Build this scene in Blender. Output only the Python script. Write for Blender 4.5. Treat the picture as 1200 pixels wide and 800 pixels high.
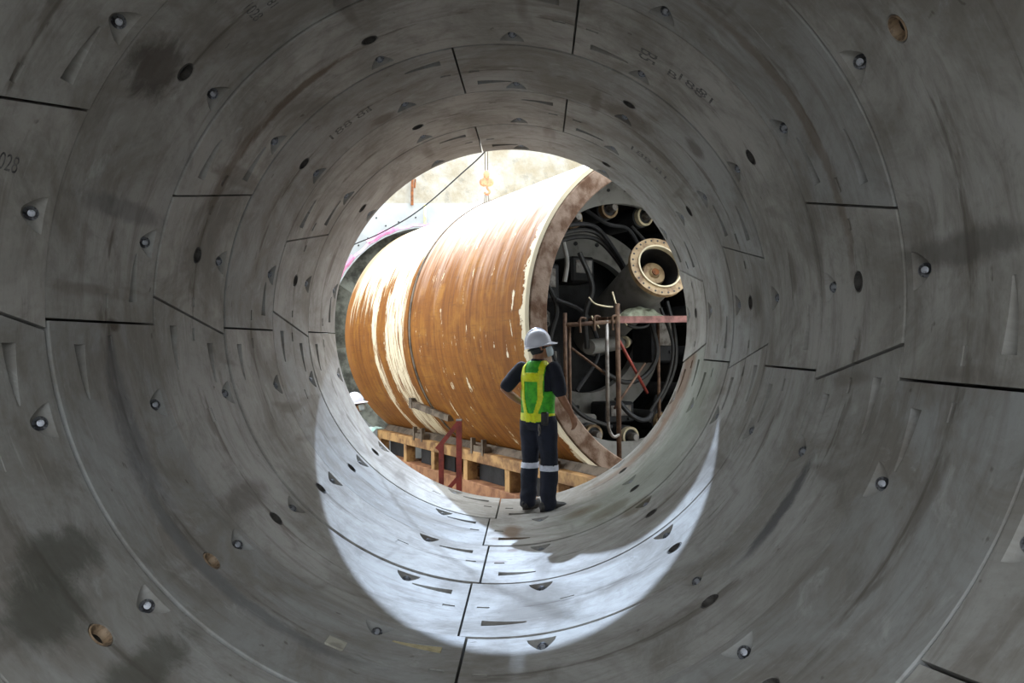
import bpy, bmesh, math, random
from mathutils import Vector, Matrix, noise as mnoise
random.seed(7)
PI = math.pi
R_ = math.radians
scene = bpy.context.scene
for o in list(bpy.data.objects):
    bpy.data.objects.remove(o)
col = scene.collection

# ------------------------------------------------------------------ camera, sky, sun, exposure
RT, SQ = 1.88, 0.988                 # lining inner radius, slight squat of the rings
YM, RL = 8.4592, 1.00129             # mouth of the tunnel, length of one ring
cam_d = bpy.data.cameras.new('camera')
cam_d.sensor_width = 36.0
cam_d.lens = 27.9
cam_d.clip_end = 300
cam = bpy.data.objects.new('camera', cam_d)
cam.location = (0.3074, 0.0, -0.2055)
cam.rotation_euler = (PI / 2 + 0.0025, 0, 0.0334)
col.objects.link(cam)
scene.camera = cam

world = bpy.data.worlds.new('hazy_sky')
scene.world = world
world.use_nodes = True
wn = world.node_tree.nodes
bg = wn['Background']
bg.inputs[0].default_value = (0.88, 0.95, 1.0, 1)
# bright haze, three times as bright overhead as at the horizon (CIE overcast)
wl = world.node_tree.links
tc = wn.new('ShaderNodeTexCoord')
sx = wn.new('ShaderNodeSeparateXYZ')
mr_ = wn.new('ShaderNodeMapRange')
mr_.inputs[1].default_value, mr_.inputs[2].default_value = 0.0, 1.0
mr_.inputs[3].default_value, mr_.inputs[4].default_value = 2.1, 8.0
wl.new(tc.outputs['Generated'], sx.inputs[0])
wl.new(sx.outputs[2], mr_.inputs[0])
wl.new(mr_.outputs[0], bg.inputs[1])

sun_d = bpy.data.lights.new('sun', 'SUN')
sun_d.energy = 7.4
sun_d.color = (0.62, 0.77, 1.0)
sun_d.angle = R_(0.9)
sun = bpy.data.objects.new('sun', sun_d)
sun.rotation_euler = Vector((0.115, -1.0, -0.875)).to_track_quat('-Z', 'Y').to_euler()
col.objects.link(sun)

vs = scene.view_settings
vs.view_transform = 'Standard'
vs.look = 'None'
vs.gamma = 1
vs.use_curve_mapping = False
vs.exposure = 0.0


# ------------------------------------------------------------------ helpers
def link(o, parent=None):
    col.objects.link(o)
    if parent is not None:
        o.parent = parent
    return o


TMP = bpy.data.scenes.new('tmp_eval')


def eval_mesh(o, *others):
    """mesh of o with its modifiers applied, worked out in a scratch scene"""
    for q in (o,) + others:
        TMP.collection.objects.link(q)
    vl = TMP.view_layers[0]
    with bpy.context.temp_override(scene=TMP, view_layer=vl):
        dg = bpy.context.evaluated_depsgraph_get()
        dg.update()
        me = bpy.data.meshes.new_from_object(o.evaluated_get(dg))
    for q in (o,) + others:
        bpy.data.objects.remove(q)
    return me


def tag(o, label=None, cat=None, group=None, kind=None):
    if label: o['label'] = label
    if cat: o['category'] = cat
    if group: o['group'] = group
    if kind: o['kind'] = kind
    return o


def empty(name, loc=(0, 0, 0), rz=0.0, parent=None):
    o = bpy.data.objects.new(name, None)
    o.location = loc
    o.rotation_euler = (0, 0, rz)
    o.empty_display_size = 0.2
    return link(o, parent)


def frame_for(d):
    d = Vector(d).normalized()
    up = Vector((0, 0, 1)) if abs(d.z) < 0.95 else Vector((1, 0, 0))
    a = d.cross(up).normalized()
    return a, a.cross(d).normalized(), d


class MB:
    """collects shapes; build() links them as one mesh object"""
    def __init__(self):
        self.v, self.f, self.sm = [], [], []

    def add(self, vs_, fs_, smooth=False):
        n = len(self.v)
        self.v += [tuple(p) for p in vs_]
        self.f += [[i + n for i in f] for f in fs_]
        self.sm += [smooth] * len(fs_)
        return self

    def box(self, c, size, rot=None, bev=0.0):
        x, y, z = [s / 2 for s in size]
        if bev <= 0:
            pts = [(-x, -y, -z), (x, -y, -z), (x, y, -z), (-x, y, -z), (-x, -y, z), (x, -y, z), (x, y, z), (-x, y, z)]
            fs = [(3, 2, 1, 0), (4, 5, 6, 7), (0, 1, 5, 4), (1, 2, 6, 5), (2, 3, 7, 6), (3, 0, 4, 7)]
        else:
            b = min(bev, x * .9, y * .9, z * .9)
            pts, fs = [], []
            for zz, k in ((-z, b), (-z + b, 0), (z - b, 0), (z, b)):
                pts += [(-x + b, -y + k, zz), (x - b, -y + k, zz), (x - k, -y + b, zz), (x - k, y - b, zz),
                        (x - b, y - k, zz), (-x + b, y - k, zz), (-x + k, y - b, zz), (-x + k, -y + b, zz)]
            for j in range(3):
                for i in range(8):
                    fs.append((j * 8 + i, j * 8 + (i + 1) % 8, j * 8 + 8 + (i + 1) % 8, j * 8 + 8 + i))
            fs += [tuple(range(7, -1, -1)), tuple(range(24, 32))]
        M = rot.to_3x3() if rot else None
        c = Vector(c)
        return self.add([c + (M @ Vector(p) if M else Vector(p)) for p in pts], fs)

    def beam(self, p0, p1, w, h, up=(0, 0, 1)):
        p0, p1 = Vector(p0), Vector(p1)
        d = (p1 - p0)
        L = d.length
        d.normalize()
        u = Vector(up)
        if abs(d.dot(u)) > .98: u = Vector((1, 0, 0))
        a = d.cross(u).normalized()
        b = a.cross(d).normalized()
        M = Matrix((a, d, b)).transposed()
        return self.box((p0 + p1) / 2, (w, L, h), M)

    def cyl(self, p0, p1, r0, r1=None, n=16, caps=True):
        r1 = r0 if r1 is None else r1
        p0, p1 = Vector(p0), Vector(p1)
        a, b, d = frame_for(p1 - p0)
        v = []
        for p, r in ((p0, r0), (p1, r1)):
            v += [p + (a * math.cos(2 * PI * i / n) + b * math.sin(2 * PI * i / n)) * r for i in range(n)]
        self.add(v, [(i, (i + 1) % n, n + (i + 1) % n, n + i) for i in range(n)], True)
        if caps:
            self.add(v, [tuple(range(n - 1, -1, -1)), tuple(range(n, 2 * n))])
        return self

    def tube(self, path, r, n=8, caps=True):
        P = [Vector(p) for p in path]
        rs = r if isinstance(r, (list, tuple)) else [r] * len(P)
        v = []
        a = None
        for i, p in enumerate(P):
            d = (P[min(i + 1, len(P) - 1)] - P[max(i - 1, 0)]).normalized()
            if a is None:
                a = frame_for(d)[0]
            a = (a - d * a.dot(d)).normalized()
            b = d.cross(a)
            v += [p + (a * math.cos(2 * PI * k / n) + b * math.sin(2 * PI * k / n)) * rs[i] for k in range(n)]
        m = len(P)
        fs = [(j * n + k, j * n + (k + 1) % n, (j + 1) * n + (k + 1) % n, (j + 1) * n + k) for j in range(m - 1) for k in range(n)]
        self.add(v, fs, True)
        if caps:
            self.add(v, [tuple(range(n - 1, -1, -1)), tuple(range((m - 1) * n, m * n))])
        return self

    def lathe(self, prof, p=(0, 0, 0), axis=(0, 1, 0), n=48, a0=0.0, a1=2 * PI, closed=False, smooth=True):
        """prof: (radius, along axis)"""
        a, b, d = frame_for(axis)
        p = Vector(p)
        full = abs(a1 - a0 - 2 * PI) < 1e-6
        cols = n if full else n + 1
        v = []
        for i in range(cols):
            t = a0 + (a1 - a0) * i / n
            e = a * math.cos(t) + b * math.sin(t)
            v += [p + e * r + d * h for r, h in prof]
        m = len(prof)
        fs = []
        for i in range(n):
            j = (i + 1) % cols
            for k in range(m if closed else m - 1):
                fs.append((i * m + k, j * m + k, j * m + (k + 1) % m, i * m + (k + 1) % m))
        self.add(v, fs, smooth)
        if closed and not full:
            self.add(v, [tuple(range(m)), tuple(range((cols - 1) * m, cols * m))])
        return self

    def mesh(self, name, mat=None, recalc=True):
        me = bpy.data.meshes.new(name)
        me.from_pydata(self.v, [], self.f)
        for p, s in zip(me.polygons, self.sm):
            p.use_smooth = s
        bm = bmesh.new()
        bm.from_mesh(me)
        bmesh.ops.remove_doubles(bm, verts=bm.verts, dist=1e-5)
        if recalc:
            bmesh.ops.recalc_face_normals(bm, faces=bm.faces)
        for e in bm.edges:
            if len(e.link_faces) == 2 and e.calc_face_angle(0) > R_(35):
                e.smooth = False
        bm.to_mesh(me)
        bm.free()
        if mat: me.materials.append(mat)
        return me

    def build(self, name, mat=None, parent=None, recalc=True):
        return link(bpy.data.objects.new(name, self.mesh(name, mat, recalc)), parent)


def spline(pts, n=10):
    """Catmull-Rom through pts"""
    P = [Vector(p) for p in pts]
    P = [P[0] * 2 - P[1]] + P + [P[-1] * 2 - P[-2]]
    out = []
    for i in range(1, len(P) - 2):
        for k in range(n):
            t = k / n
            out.append(0.5 * ((2 * P[i]) + (P[i + 1] - P[i - 1]) * t + (2 * P[i - 1] - 5 * P[i] + 4 * P[i + 1] - P[i + 2]) * t * t
                              + (3 * P[i] - P[i - 1] - 3 * P[i + 1] + P[i + 2]) * t ** 3))
    out.append(P[-2])
    return out


# ------------------------------------------------------------------ materials
def srgb(r, g, b):
    f = lambda c: (c / 255 / 12.92) if c / 255 <= .04045 else ((c / 255 + .055) / 1.055) ** 2.4
    return (f(r), f(g), f(b), 1)


class NT:
    def __init__(self, name):
        self.m = bpy.data.materials.new(name)
        self.m.use_nodes = True
        self.t = self.m.node_tree
        self.b = self.t.nodes['Principled BSDF']

    def n(self, typ, **kw):
        nd = self.t.nodes.new(typ)
        for k, v in kw.items():
            setattr(nd, k, v)
        return nd

    def l(self, a, b):
        self.t.links.new(a, b)

    def val(self, inp, x):
        if isinstance(x, (int, float)):
            inp.default_value = x
        elif isinstance(x, tuple):
            inp.default_value = x
        else:
            self.l(x, inp)

    def math(self, op, a, b=0.0, c=0.0, clamp=False):
        nd = self.n('ShaderNodeMath', operation=op, use_clamp=clamp)
        self.val(nd.inputs[0], a); self.val(nd.inputs[1], b); self.val(nd.inputs[2], c)
        return nd.outputs[0]

    def mapr(self, x, a, b, c=0.0, d=1.0):
        nd = self.n('ShaderNodeMapRange', interpolation_type='SMOOTHSTEP')
        self.val(nd.inputs[0], x)
        for i, v in enumerate((a, b, c, d)): self.val(nd.inputs[i + 1], v)
        return nd.outputs[0]

    def noise(self, vec, scale, detail=4.0, rough=.55, dist=0.0):
        nd = self.n('ShaderNodeTexNoise')
        if vec is not None: self.l(vec, nd.inputs['Vector'])
        nd.inputs['Scale'].default_value = scale
        nd.inputs['Detail'].default_value = detail
        nd.inputs['Roughness'].default_value = rough
        nd.inputs['Distortion'].default_value = dist
        return nd.outputs['Fac']

    def scale(self, vec, s, loc=(0, 0, 0)):
        nd = self.n('ShaderNodeMapping')
        self.l(vec, nd.inputs[0])
        nd.inputs['Scale'].default_value = s
        nd.inputs['Location'].default_value = loc
        return nd.outputs[0]

    def mix(self, f, a, b, typ='MIX'):
        nd = self.n('ShaderNodeMix', data_type='RGBA', blend_type=typ)
        self.val(nd.inputs[0], f); self.val(nd.inputs[6], a); self.val(nd.inputs[7], b)
        return nd.outputs[2]

    def bump(self, h, strength=.3, dist=.01):
        nd = self.n('ShaderNodeBump')
        nd.inputs['Strength'].default_value = strength
        nd.inputs['Distance'].default_value = dist
        self.l(h, nd.inputs['Height'])
        self.l(nd.outputs[0], self.b.inputs['Normal'])

    def uv(self, name=None):
        nd = self.n('ShaderNodeUVMap')
        if name: nd.uv_map = name
        return nd.outputs[0]

    def obj(self):
        return self.n('ShaderNodeTexCoord').outputs['Object']


def simple(name, c, rough=.6, metal=0.0, c2=None, scale=6.0, lo=.4, hi=.65, bump=0.0, stretch=(1, 1, 1)):
    m = NT(name)
    m.b.inputs['Roughness'].default_value = rough
    m.b.inputs['Metallic'].default_value = metal
    v = m.scale(m.obj(), stretch)
    nz = m.noise(v, scale, 5, .6)
    c2 = c2 or tuple(x * .72 for x in c[:3]) + (1,)
    m.l(m.mix(m.mapr(nz, lo, hi), c, c2), m.b.inputs['Base Color'])
    if bump:
        m.bump(m.noise(v, scale * 3, 4, .6), bump, .01)
    return m.m


def concrete_material():
    m = NT('precast_concrete')
    uv = m.uv('UVMap')
    rel = m.uv('ring')
    sep = m.n('ShaderNodeSeparateXYZ'); m.l(uv, sep.inputs[0])
    u, v = sep.outputs[0], sep.outputs[1]
    sr = m.n('ShaderNodeSeparateXYZ'); m.l(rel, sr.inputs[0])
    fr = sr.outputs[1]
    oi = m.n('ShaderNodeObjectInfo').outputs['Random']
    big = m.noise(uv, 1.3, 6, .68, .6)
    blot = m.noise(m.scale(uv, (1, 1, 1), (11, 3, 0)), 3.1, 6, .7, .8)
    fine = m.noise(uv, 30, 6, .7)
    streak = m.noise(m.scale(uv, (.9, 5, 1)), 1.5, 6, .7, .8)
    streak2 = m.noise(m.scale(uv, (2.6, 17, 1), (3, 5, 0)), 1.5, 6, .72, .6)
    spots = m.noise(m.scale(uv, (1, 1.4, 1), (2, 8, 0)), 9, 3, .5, .3)
    base = m.mix(oi, srgb(149, 150, 149), srgb(170, 167, 161))
    base = m.mix(m.mapr(big, .38, .66), base, srgb(130, 125, 118))
    base = m.mix(m.mapr(blot, .50, .72, 0, .6), base, srgb(116, 112, 106))
    base = m.mix(m.mapr(blot, .28, .42, .45, 0), base, srgb(184, 184, 182))
    base = m.mix(m.mapr(streak, .46, .74, 0, .55), base, srgb(108, 100, 92))
    base = m.mix(m.mapr(streak2, .56, .78, 0, .40), base, srgb(190, 188, 184))
    base = m.mix(m.mapr(streak2, .24, .40, .45, 0), base, srgb(96, 92, 88))
    base = m.mix(m.mapr(fine, .5, .8, 0, .3), base, srgb(105, 102, 98))
    base = m.mix(m.mapr(spots, .70, .76, 0, .6), base, srgb(78, 70, 62))
    # grout that has run round the ring along the line of the grout holes
    d = m.math('ABSOLUTE', m.math('SUBTRACT', fr, .53))
    wob = m.noise(m.scale(uv, (1.3, 4, 1), (7, 1, 0)), 1.7, 4, .6)
    band = m.math('MULTIPLY', m.mapr(d, .015, .09, 1, 0), m.mapr(wob, .5, .62))
    base = m.mix(m.math('MULTIPLY', band, .6), base, srgb(92, 84, 74))
    d2 = m.math('ABSOLUTE', m.math('SUBTRACT', fr, .5))
    ln = m.math('MULTIPLY', m.mapr(d2, .004, .016, 1, 0), m.mapr(wob, .46, .56))
    base = m.mix(m.math('MULTIPLY', ln, .5), base, srgb(80, 72, 64))
    # dark water marks across the ring
    wm = m.noise(m.scale(uv, (2.3, .5, 1), (1, 9, 0)), 1.5, 3, .5, .3)
    base = m.mix(m.mapr(wm, .62, .72, 0, .5), base, srgb(98, 90, 82))
    # particular stains and tinted patches: (theta deg, y, half width along circumference, half length, strength, colour)
    nz = m.noise(m.scale(uv, (1, 1.5, 1)), 6.0, 7, .72, .6)
    nzc = m.math('MULTIPLY', m.math('SUBTRACT', nz, .5), 1.5)
    for th, y, ru, rv, st, c in (
            (292.5, 7.15, .20, .16, .9, (96, 72, 50)), (299, 6.75, .22, .19, .95, (88, 66, 46)), (305.5, 6.38, .17, .16, .9, (92, 70, 50)),
            (272.3, 6.95, .09, .26, .85, (112, 88, 66)), (271.8, 6.68, .17, .06, .8, (112, 88, 66)),
            (273.0, 6.33, .05, .05, .8, (110, 90, 78)), (270.5, 6.0, .06, .04, .7, (110, 90, 78)),
            (312, 7.0, .95, .75, .5, (134, 142, 128)), (350, 7.3, .9, .7, .4, (140, 148, 134)),  # broad faint greenish tint, right side near the mouth
            (143.5, 3.72, .17, .22, .8, (62, 56, 50)),
            (214, 3.05, .12, .30, .75, (74, 74, 66)), (219, 2.8, .14, .25, .75, (74, 74, 66)), (231, 2.95, .10, .42, .75, (78, 77, 68)),
            (326, 4.1, .30, .07, .85, (66, 66, 68)), (320.5, 4.08, .25, .06, .6, (78, 78, 82)),
            (228, 3.85, .9, .07, .55, (86, 88, 92)), (200, 3.95, .5, .1, .5, (84, 86, 92)),
            (58, 6.25, .24, .22, .75, (88, 78, 68)), (66, 6.3, .05, .3, .6, (92, 82, 70)), (46, 6.5, .5, .09, .6, (90, 80, 70)),
            (40, 5.75, .1, .12, .7, (80, 72, 64)), (2.7, 5.78, .13, .13, .6, (84, 76, 66)),
            (131, 5.0, .55, .05, .8, (84, 66, 48)), (150, 4.95, .45, .06, .6, (88, 72, 58)),
            (4.6, 2.97, .07, .5, .65, (84, 80, 74)), (165, 4.0, .06, .5, .5, (86, 86, 88)), (30, 4.0, .9, .06, .6, (102, 86, 70)),
            (120, 6.35, .12, .10, .6, (92, 80, 70)), (218, 4.8, .10, .4, .5, (84, 76, 70)), (57, 8.2, .2, .12, .5, (98, 88, 78)),
            (352, 8.12, 1.15, .30, .7, (122, 94, 72)), (316, 8.05, .7, .12, .55, (124, 98, 78)), (183.5, 4.0, .04, .06, .8, (70, 60, 48)), (8, 4.45, .35, .06, .5, (88, 80, 70))):  # first two: brown patches, right side of the mouth ring
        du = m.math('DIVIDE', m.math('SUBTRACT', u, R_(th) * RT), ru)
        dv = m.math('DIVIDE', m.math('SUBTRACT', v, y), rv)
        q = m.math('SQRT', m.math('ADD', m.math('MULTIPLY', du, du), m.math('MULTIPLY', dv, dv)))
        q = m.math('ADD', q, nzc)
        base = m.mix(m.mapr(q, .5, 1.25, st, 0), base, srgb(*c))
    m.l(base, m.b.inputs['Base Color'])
    m.l(m.mapr(big, .3, .7, .62, .8), m.b.inputs['Roughness'])
    m.b.inputs['Specular IOR Level'].default_value = .4
    h = m.math('ADD', m.math('MULTIPLY', fine, .5), m.math('MULTIPLY', streak2, .6))
    m.bump(h, .3, .005)
    return m.m


M_CONC = concrete_material()
M_GROUT = simple('dark_grout', srgb(40, 38, 36), .9)
M_BOLT = simple('galvanised_bolt', srgb(150, 152, 158), .38, .75, srgb(96, 96, 100), 60, .45, .6)
M_SOCKET = simple('plastic_grout_socket', srgb(152, 128, 102), .6, 0, srgb(104, 86, 68), 30)
M_PLUG = simple('dark_grout_plug', srgb(34, 33, 32), .85)
M_INK = simple('stencil_ink', srgb(58, 57, 58), .8, 0, srgb(112, 110, 108), 40, .35, .6)

# ------------------------------------------------------------------ tunnel lining
def P(th, y, depth=0.0, off=0.0):
    r = RT + off + depth
    t = R_(th)
    return Vector((r * math.cos(t), y, r * SQ * math.sin(t)))


def fr_y(k, f):              # ring k (1 = at the mouth), fraction from its far edge
    return YM - (k - 1 + f) * RL


SEAM_A = [(98.8, 98.8), (183.0, 183.0), (267.1, 267.1), (347.4, 353.6), (378.0, 371.6)]
SEAM_B = [(73.3, 73.3), (153.6, 160.1), (184.4, 178.1), (265.4, 265.6), (348.9, 349.0)]
BOLT_TH = [3.0 + 360 / 13 * i for i in range(13)]
GROUT_A = [58.4, 141.4, 224.5, 307.6, 3.0]
GROUT_B = [30.6, 113.7, 169.1, 224.5, 307.6]
THK, CH = .20, .006
AL = R_(38)
boltmb = MB()
boltmb.lathe([(.0, 0), (.031, 0), (.031, .005), (.028, .007), (.0, .007)], axis=(0, 0, 1), n=20)
boltmb.lathe([(.0, .007), (.0175, .007), (.0175, .022), (.0150, .026), (.0, .027)], axis=(0, 0, 1), n=12)
ME_BOLT = boltmb.mesh('bolt', M_BOLT)
sockmb = MB()
sockmb.lathe([(.052, .002), (.046, .006), (.034, -.022), (.030, -.034), (.036, -.034), (.050, -.004)], axis=(0, 0, 1), n=24, closed=True)
ME_SOCK = sockmb.mesh('grout_socket', M_SOCKET)
M_SOCKG = simple('grey_grout_socket', srgb(70, 66, 62), .75, 0, srgb(50, 47, 44), 30)
ME_SOCKG = sockmb.mesh('grout_socket', M_SOCKG)
plugmb = MB()
plugmb.lathe([(0, -.05), (.032, -.05), (.032, -.03), (.026, -.026), (.0, -.026)], axis=(0, 0, 1), n=20)
ME_PLUG = plugmb.mesh('grout_plug', M_PLUG)

wall = empty('wall_tunnel', (0, YM, 0))
tag(wall, 'round tunnel lining of grey precast concrete ring segments with bolt pockets', 'tunnel wall', kind='structure')
wall_inv = Matrix.Translation((0, -YM, 0))


def loft_cut(cb, rings):
    """closed loft of equal-length loops into the cutter bmesh"""
    n = len(rings[0])
    vv = [[cb.verts.new(p) for p in r] for r in rings]
    for a, b in zip(vv, vv[1:]):
        for i in range(n):
            cb.faces.new((a[i], a[(i + 1) % n], b[(i + 1) % n], b[i]))
    cb.faces.new(vv[0][::-1])
    cb.faces.new(vv[-1])


def pocket_frame(th, y, off):
    n_ = -Vector((math.cos(R_(th)), 0, math.sin(R_(th))))
    w_ = Vector((-math.sin(R_(th)), 0, math.cos(R_(th))))
    s_ = Vector((0, -1, 0))
    ax = (s_ * math.cos(AL) + n_ * math.sin(AL)).normalized()
    pp = (n_ * math.cos(AL) - s_ * math.sin(AL)).normalized()
    c = P(th, y, 0, off) - n_ * .026
    return c, ax, pp, w_, n_


def make_segment(k, a, b, detailed, grout):
    """a, b: (far theta, near theta) of the two side joints, b > a"""
    off = random.uniform(-.006, .006)
    yf, yn = fr_y(k, 0) - .005, fr_y(k, 1) + .005
    gs = math.degrees(.007 / RT)
    n = max(6, int((b[0] - a[0]) / 1.5))
    prof = [(CH, 0), (RL - .010 - CH, 0), (RL - .010, CH), (RL - .010, THK), (0, THK), (0, CH)]
    bm = bmesh.new()
    cols = []
    for i in range(n + 1):
        row = []
        for s, d in prof:
            t = s / RL
            lo = a[0] + (a[1] - a[0]) * t + gs
            hi = b[0] + (b[1] - b[0]) * t - gs
            row.append(bm.verts.new(P(lo + (hi - lo) * i / n, yf - s, d, off)))
        cols.append(row)
    for r0, r1 in zip(cols, cols[1:]):
        for j in range(6):
            bm.faces.new((r0[j], r0[(j + 1) % 6], r1[(j + 1) % 6], r1[j]))
    bm.faces.new(cols[0][::-1]); bm.faces.new(cols[-1])
    bmesh.ops.recalc_face_normals(bm, faces=bm.faces)
    me = bpy.data.meshes.new('concrete_segment')
    bm.to_mesh(me); bm.free()

    def inside(th, t, m=1.5):
        lo = a[0] + (a[1] - a[0]) * t
        hi = b[0] + (b[1] - b[0]) * t
        for q in (th, th + 360, th - 360):
            if lo + m < q < hi - m: return q
        return None

    subs = []
    if detailed:
        cb = bmesh.new()
        for th in BOLT_TH:
            q = inside(th, .13, 2.6)
            if q is None: continue
            c, ax, pp, w_, n_ = pocket_frame(q, fr_y(k, .088), off)
            rings = []
            sec = [(.084, .060), (.081, .010), (.066, -.022), (.046, -.054), (.030, -.075), (.014, -.086)]
            sec = sec + [(-x, y) for x, y in sec[::-1]]
            for L_, r in ((0, 1.0), (.30, .35)):
                rings.append([c + ax * L_ + (w_ * x + pp * y) * r for x, y in sec])
            loft_cut(cb, rings)
            Mx = Matrix((w_, ax.cross(w_), ax)).transposed().to_4x4()
            Mx.translation = c - pp * .018
            subs.append(('bolt', ME_BOLT, Mx, None))
        for th in grout:
            q = inside(th, .5, 3)
            if q is None: continue
            c = P(q, fr_y(k, .505), 0, off)
            n_ = -Vector((math.cos(R_(q)), 0, math.sin(R_(q)))); w_ = Vector((-math.sin(R_(q)), 0, math.cos(R_(q)))); s_ = Vector((0, -1, 0))
            loft_cut(cb, [[c + n_ * h + (w_ * math.cos(2 * PI * i / 20) + s_ * math.sin(2 * PI * i / 20)) * r for i in range(20)]
                          for h, r in ((.03, .075), (-.034, .037), (-.12, .037))])
            Mx = Matrix((w_, n_.cross(w_), n_)).transposed().to_4x4()
            Mx.translation = c - n_ * .004
            subs.append(('grout_socket', ME_SOCK if (k, round(th)) in ((6, 224), (5, 224), (6, 31)) else ME_SOCKG, Mx, None))
            subs.append(('grout_plug', ME_PLUG, Mx, None))
        # tapered hand slots beside the side joints, both at one side of the key
        sl = []
        slant_a, slant_b = a[0] - a[1], b[0] - b[1]
        key = (b[0] - a[0]) < 40
        if not key:
            # lower joint (a): this segment lies on its theta+ side
            sl.append((a, +1, .775))
            if abs(slant_a) > 2: sl.append((a, +1, .265))
            sl.append((b, -1, .235))
            if abs(slant_b) > 2: sl.append((b, -1, .80))
        for e, sg, f in sl:
            t0 = e[0] + (e[1] - e[0]) * f + sg * 3.5
            yy = fr_y(k, f)
            rings = []
            for i in range(6):
                x = i / 5
                hw = .056 * (1 - x) + .018 * x
                dp = .062 * (1 - x) + .004 * x
                tt = t0 + sg * 8.2 * x
                rings.append([P(tt, yy + hw, -.02, off), P(tt, yy - hw * .7, -.02, off), P(tt, yy - hw * .7, dp, off), P(tt, yy + hw * .6, dp, off)])
            loft_cut(cb, rings)
        # shallow cast rectangles near the joints
        for e, sg in ((a, 1), (b, -1)):
            t0 = e[0] + (e[1] - e[0]) * .5 + sg * 2.1
            t1 = t0 + sg * 2.4
            if key: t1 = t0 + sg * 1.8
            loft_cut(cb, [[P(tt, fr_y(k, .48), -.01, off), P(tt, fr_y(k, .52), -.01, off), P(tt, fr_y(k, .52), .006, off), P(tt, fr_y(k, .48), .006, off)] for tt in (t0, t1)])
        for th in ((200.7, 247.4, 285.0) if k != 5 else (247.7,)):
            q = inside(th, .5, 3)
            if q is None or (k % 2 == 1 and th == 200.7) or (k % 2 == 0 and th == 247.4) or (th == 285 and k != 4): continue
            loft_cut(cb, [[P(tt, fr_y(k, .455), -.01, off), P(tt, fr_y(k, .55), -.01, off), P(tt, fr_y(k, .55), .004, off), P(tt, fr_y(k, .455), .004, off)] for tt in (q - 1.4, q + 1.4)])
        bmesh.ops.recalc_face_normals(cb, faces=cb.faces)
        cme = bpy.data.meshes.new('cut')
        cb.to_mesh(cme); cb.free()
        so = bpy.data.objects.new('seg_tmp', me)
        co = bpy.data.objects.new('cut_tmp', cme)
        md = so.modifiers.new('b', 'BOOLEAN')
        md.object = co; md.operation = 'DIFFERENCE'; md.solver = 'MANIFOLD'
        me2 = eval_mesh(so, co)
        bpy.data.meshes.remove(me); bpy.data.meshes.remove(cme)
        me = me2
        me.name = 'concrete_segment'
    # UVs in metres (round, along) and ring fraction; radial normals on the inner face
    while me.uv_layers: me.uv_layers.remove(me.uv_layers[0])
    u1 = me.uv_layers.new(name='UVMap')
    u2 = me.uv_layers.new(name='ring')
    mid = (a[0] + b[0]) / 2
    nrm = [None] * len(me.loops)
    base360 = 360 if mid > 362 else 0
    for p in me.polygons:
        onin = True
        for li in p.loop_indices:
            c = me.vertices[me.loops[li].vertex_index].co
            rr = math.hypot(c.x, c.z / SQ)
            if abs(rr - RT - off) > 6e-4: onin = False
        for li in p.loop_indices:
            c = me.vertices[me.loops[li].vertex_index].co
            th = math.degrees(math.atan2(c.z / SQ, c.x))
            while th < mid - 180: th += 360
            while th > mid + 180: th -= 360
            u1.data[li].uv = (R_(th - base360) * RT, c.y)
            u2.data[li].uv = (th / 360, (YM - c.y) / RL - (k - 1))
            nrm[li] = Vector((-math.cos(R_(th)), 0, -math.sin(R_(th)))) if onin else p.normal.copy()
        p.use_smooth = True
    me.normals_split_custom_set([tuple(x) for x in nrm])
    me.materials.clear()
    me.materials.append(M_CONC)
    me.transform(Matrix.Translation((0, -YM, 0)))
    seg = link(bpy.data.objects.new('concrete_segment', me), wall)
    for nm, sm, Mx, _ in subs:
        o = link(bpy.data.objects.new(nm, sm), seg)
        o.matrix_local = wall_inv @ Mx
    return seg, inside, off


SEGS = []
NR = 9
for k in range(1, NR + 1):
    sm = SEAM_A if k % 2 else SEAM_B
    gr = GROUT_A if k % 2 else GROUT_B
    if k == 7:
        sm = [(x[0] - 26.4, x[1] - 26.4) for x in SEAM_A]
        gr = [g - 27.7 for g in GROUT_A]
    for i in range(5):
        a = sm[i]
        b = sm[i + 1] if i < 4 else (sm[0][0] + 360, sm[0][1] + 360)
        SEGS.append((k,) + make_segment(k, a, b, k <= 8, gr))

gm = MB()
gm.lathe([(RT + THK + .004, -NR * RL), (RT + THK + .004, -.02), (RT + THK + .16, -.02), (RT + THK + .16, -NR * RL)], axis=(0, 1, 0), n=72, closed=True)
go = gm.build('grout_backing', M_GROUT, wall)
go.scale = (1, 1, SQ)


def stencil(text, th, k, f, size, rot, sx=1.0):
    """painted characters lying on the curved face"""
    cu = bpy.data.curves.new('t', 'FONT')
    cu.body = text
    cu.size = size
    cu.align_x = 'CENTER'; cu.align_y = 'CENTER'
    me = eval_mesh(bpy.data.objects.new('t', cu))
    for kk, seg, inside, off in SEGS:
        q = inside(th, f, 0.5) if kk == k else None
        if q is None: continue
        for v in me.vertices:
            x, y = v.co.x * sx, v.co.y
            cx = x * math.cos(rot) - y * math.sin(rot)
            cy = x * math.sin(rot) + y * math.cos(rot)
            v.co = P(th + math.degrees(cx / RT), fr_y(k, f) + cy, -.0012, off) - Vector((0, YM, 0))
        me.materials.append(M_INK)
        o = link(bpy.data.objects.new('stencil_mark', me), seg)
        o['label'] = 'dark stencilled characters'
        return o
    bpy.data.meshes.remove(me)


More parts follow.
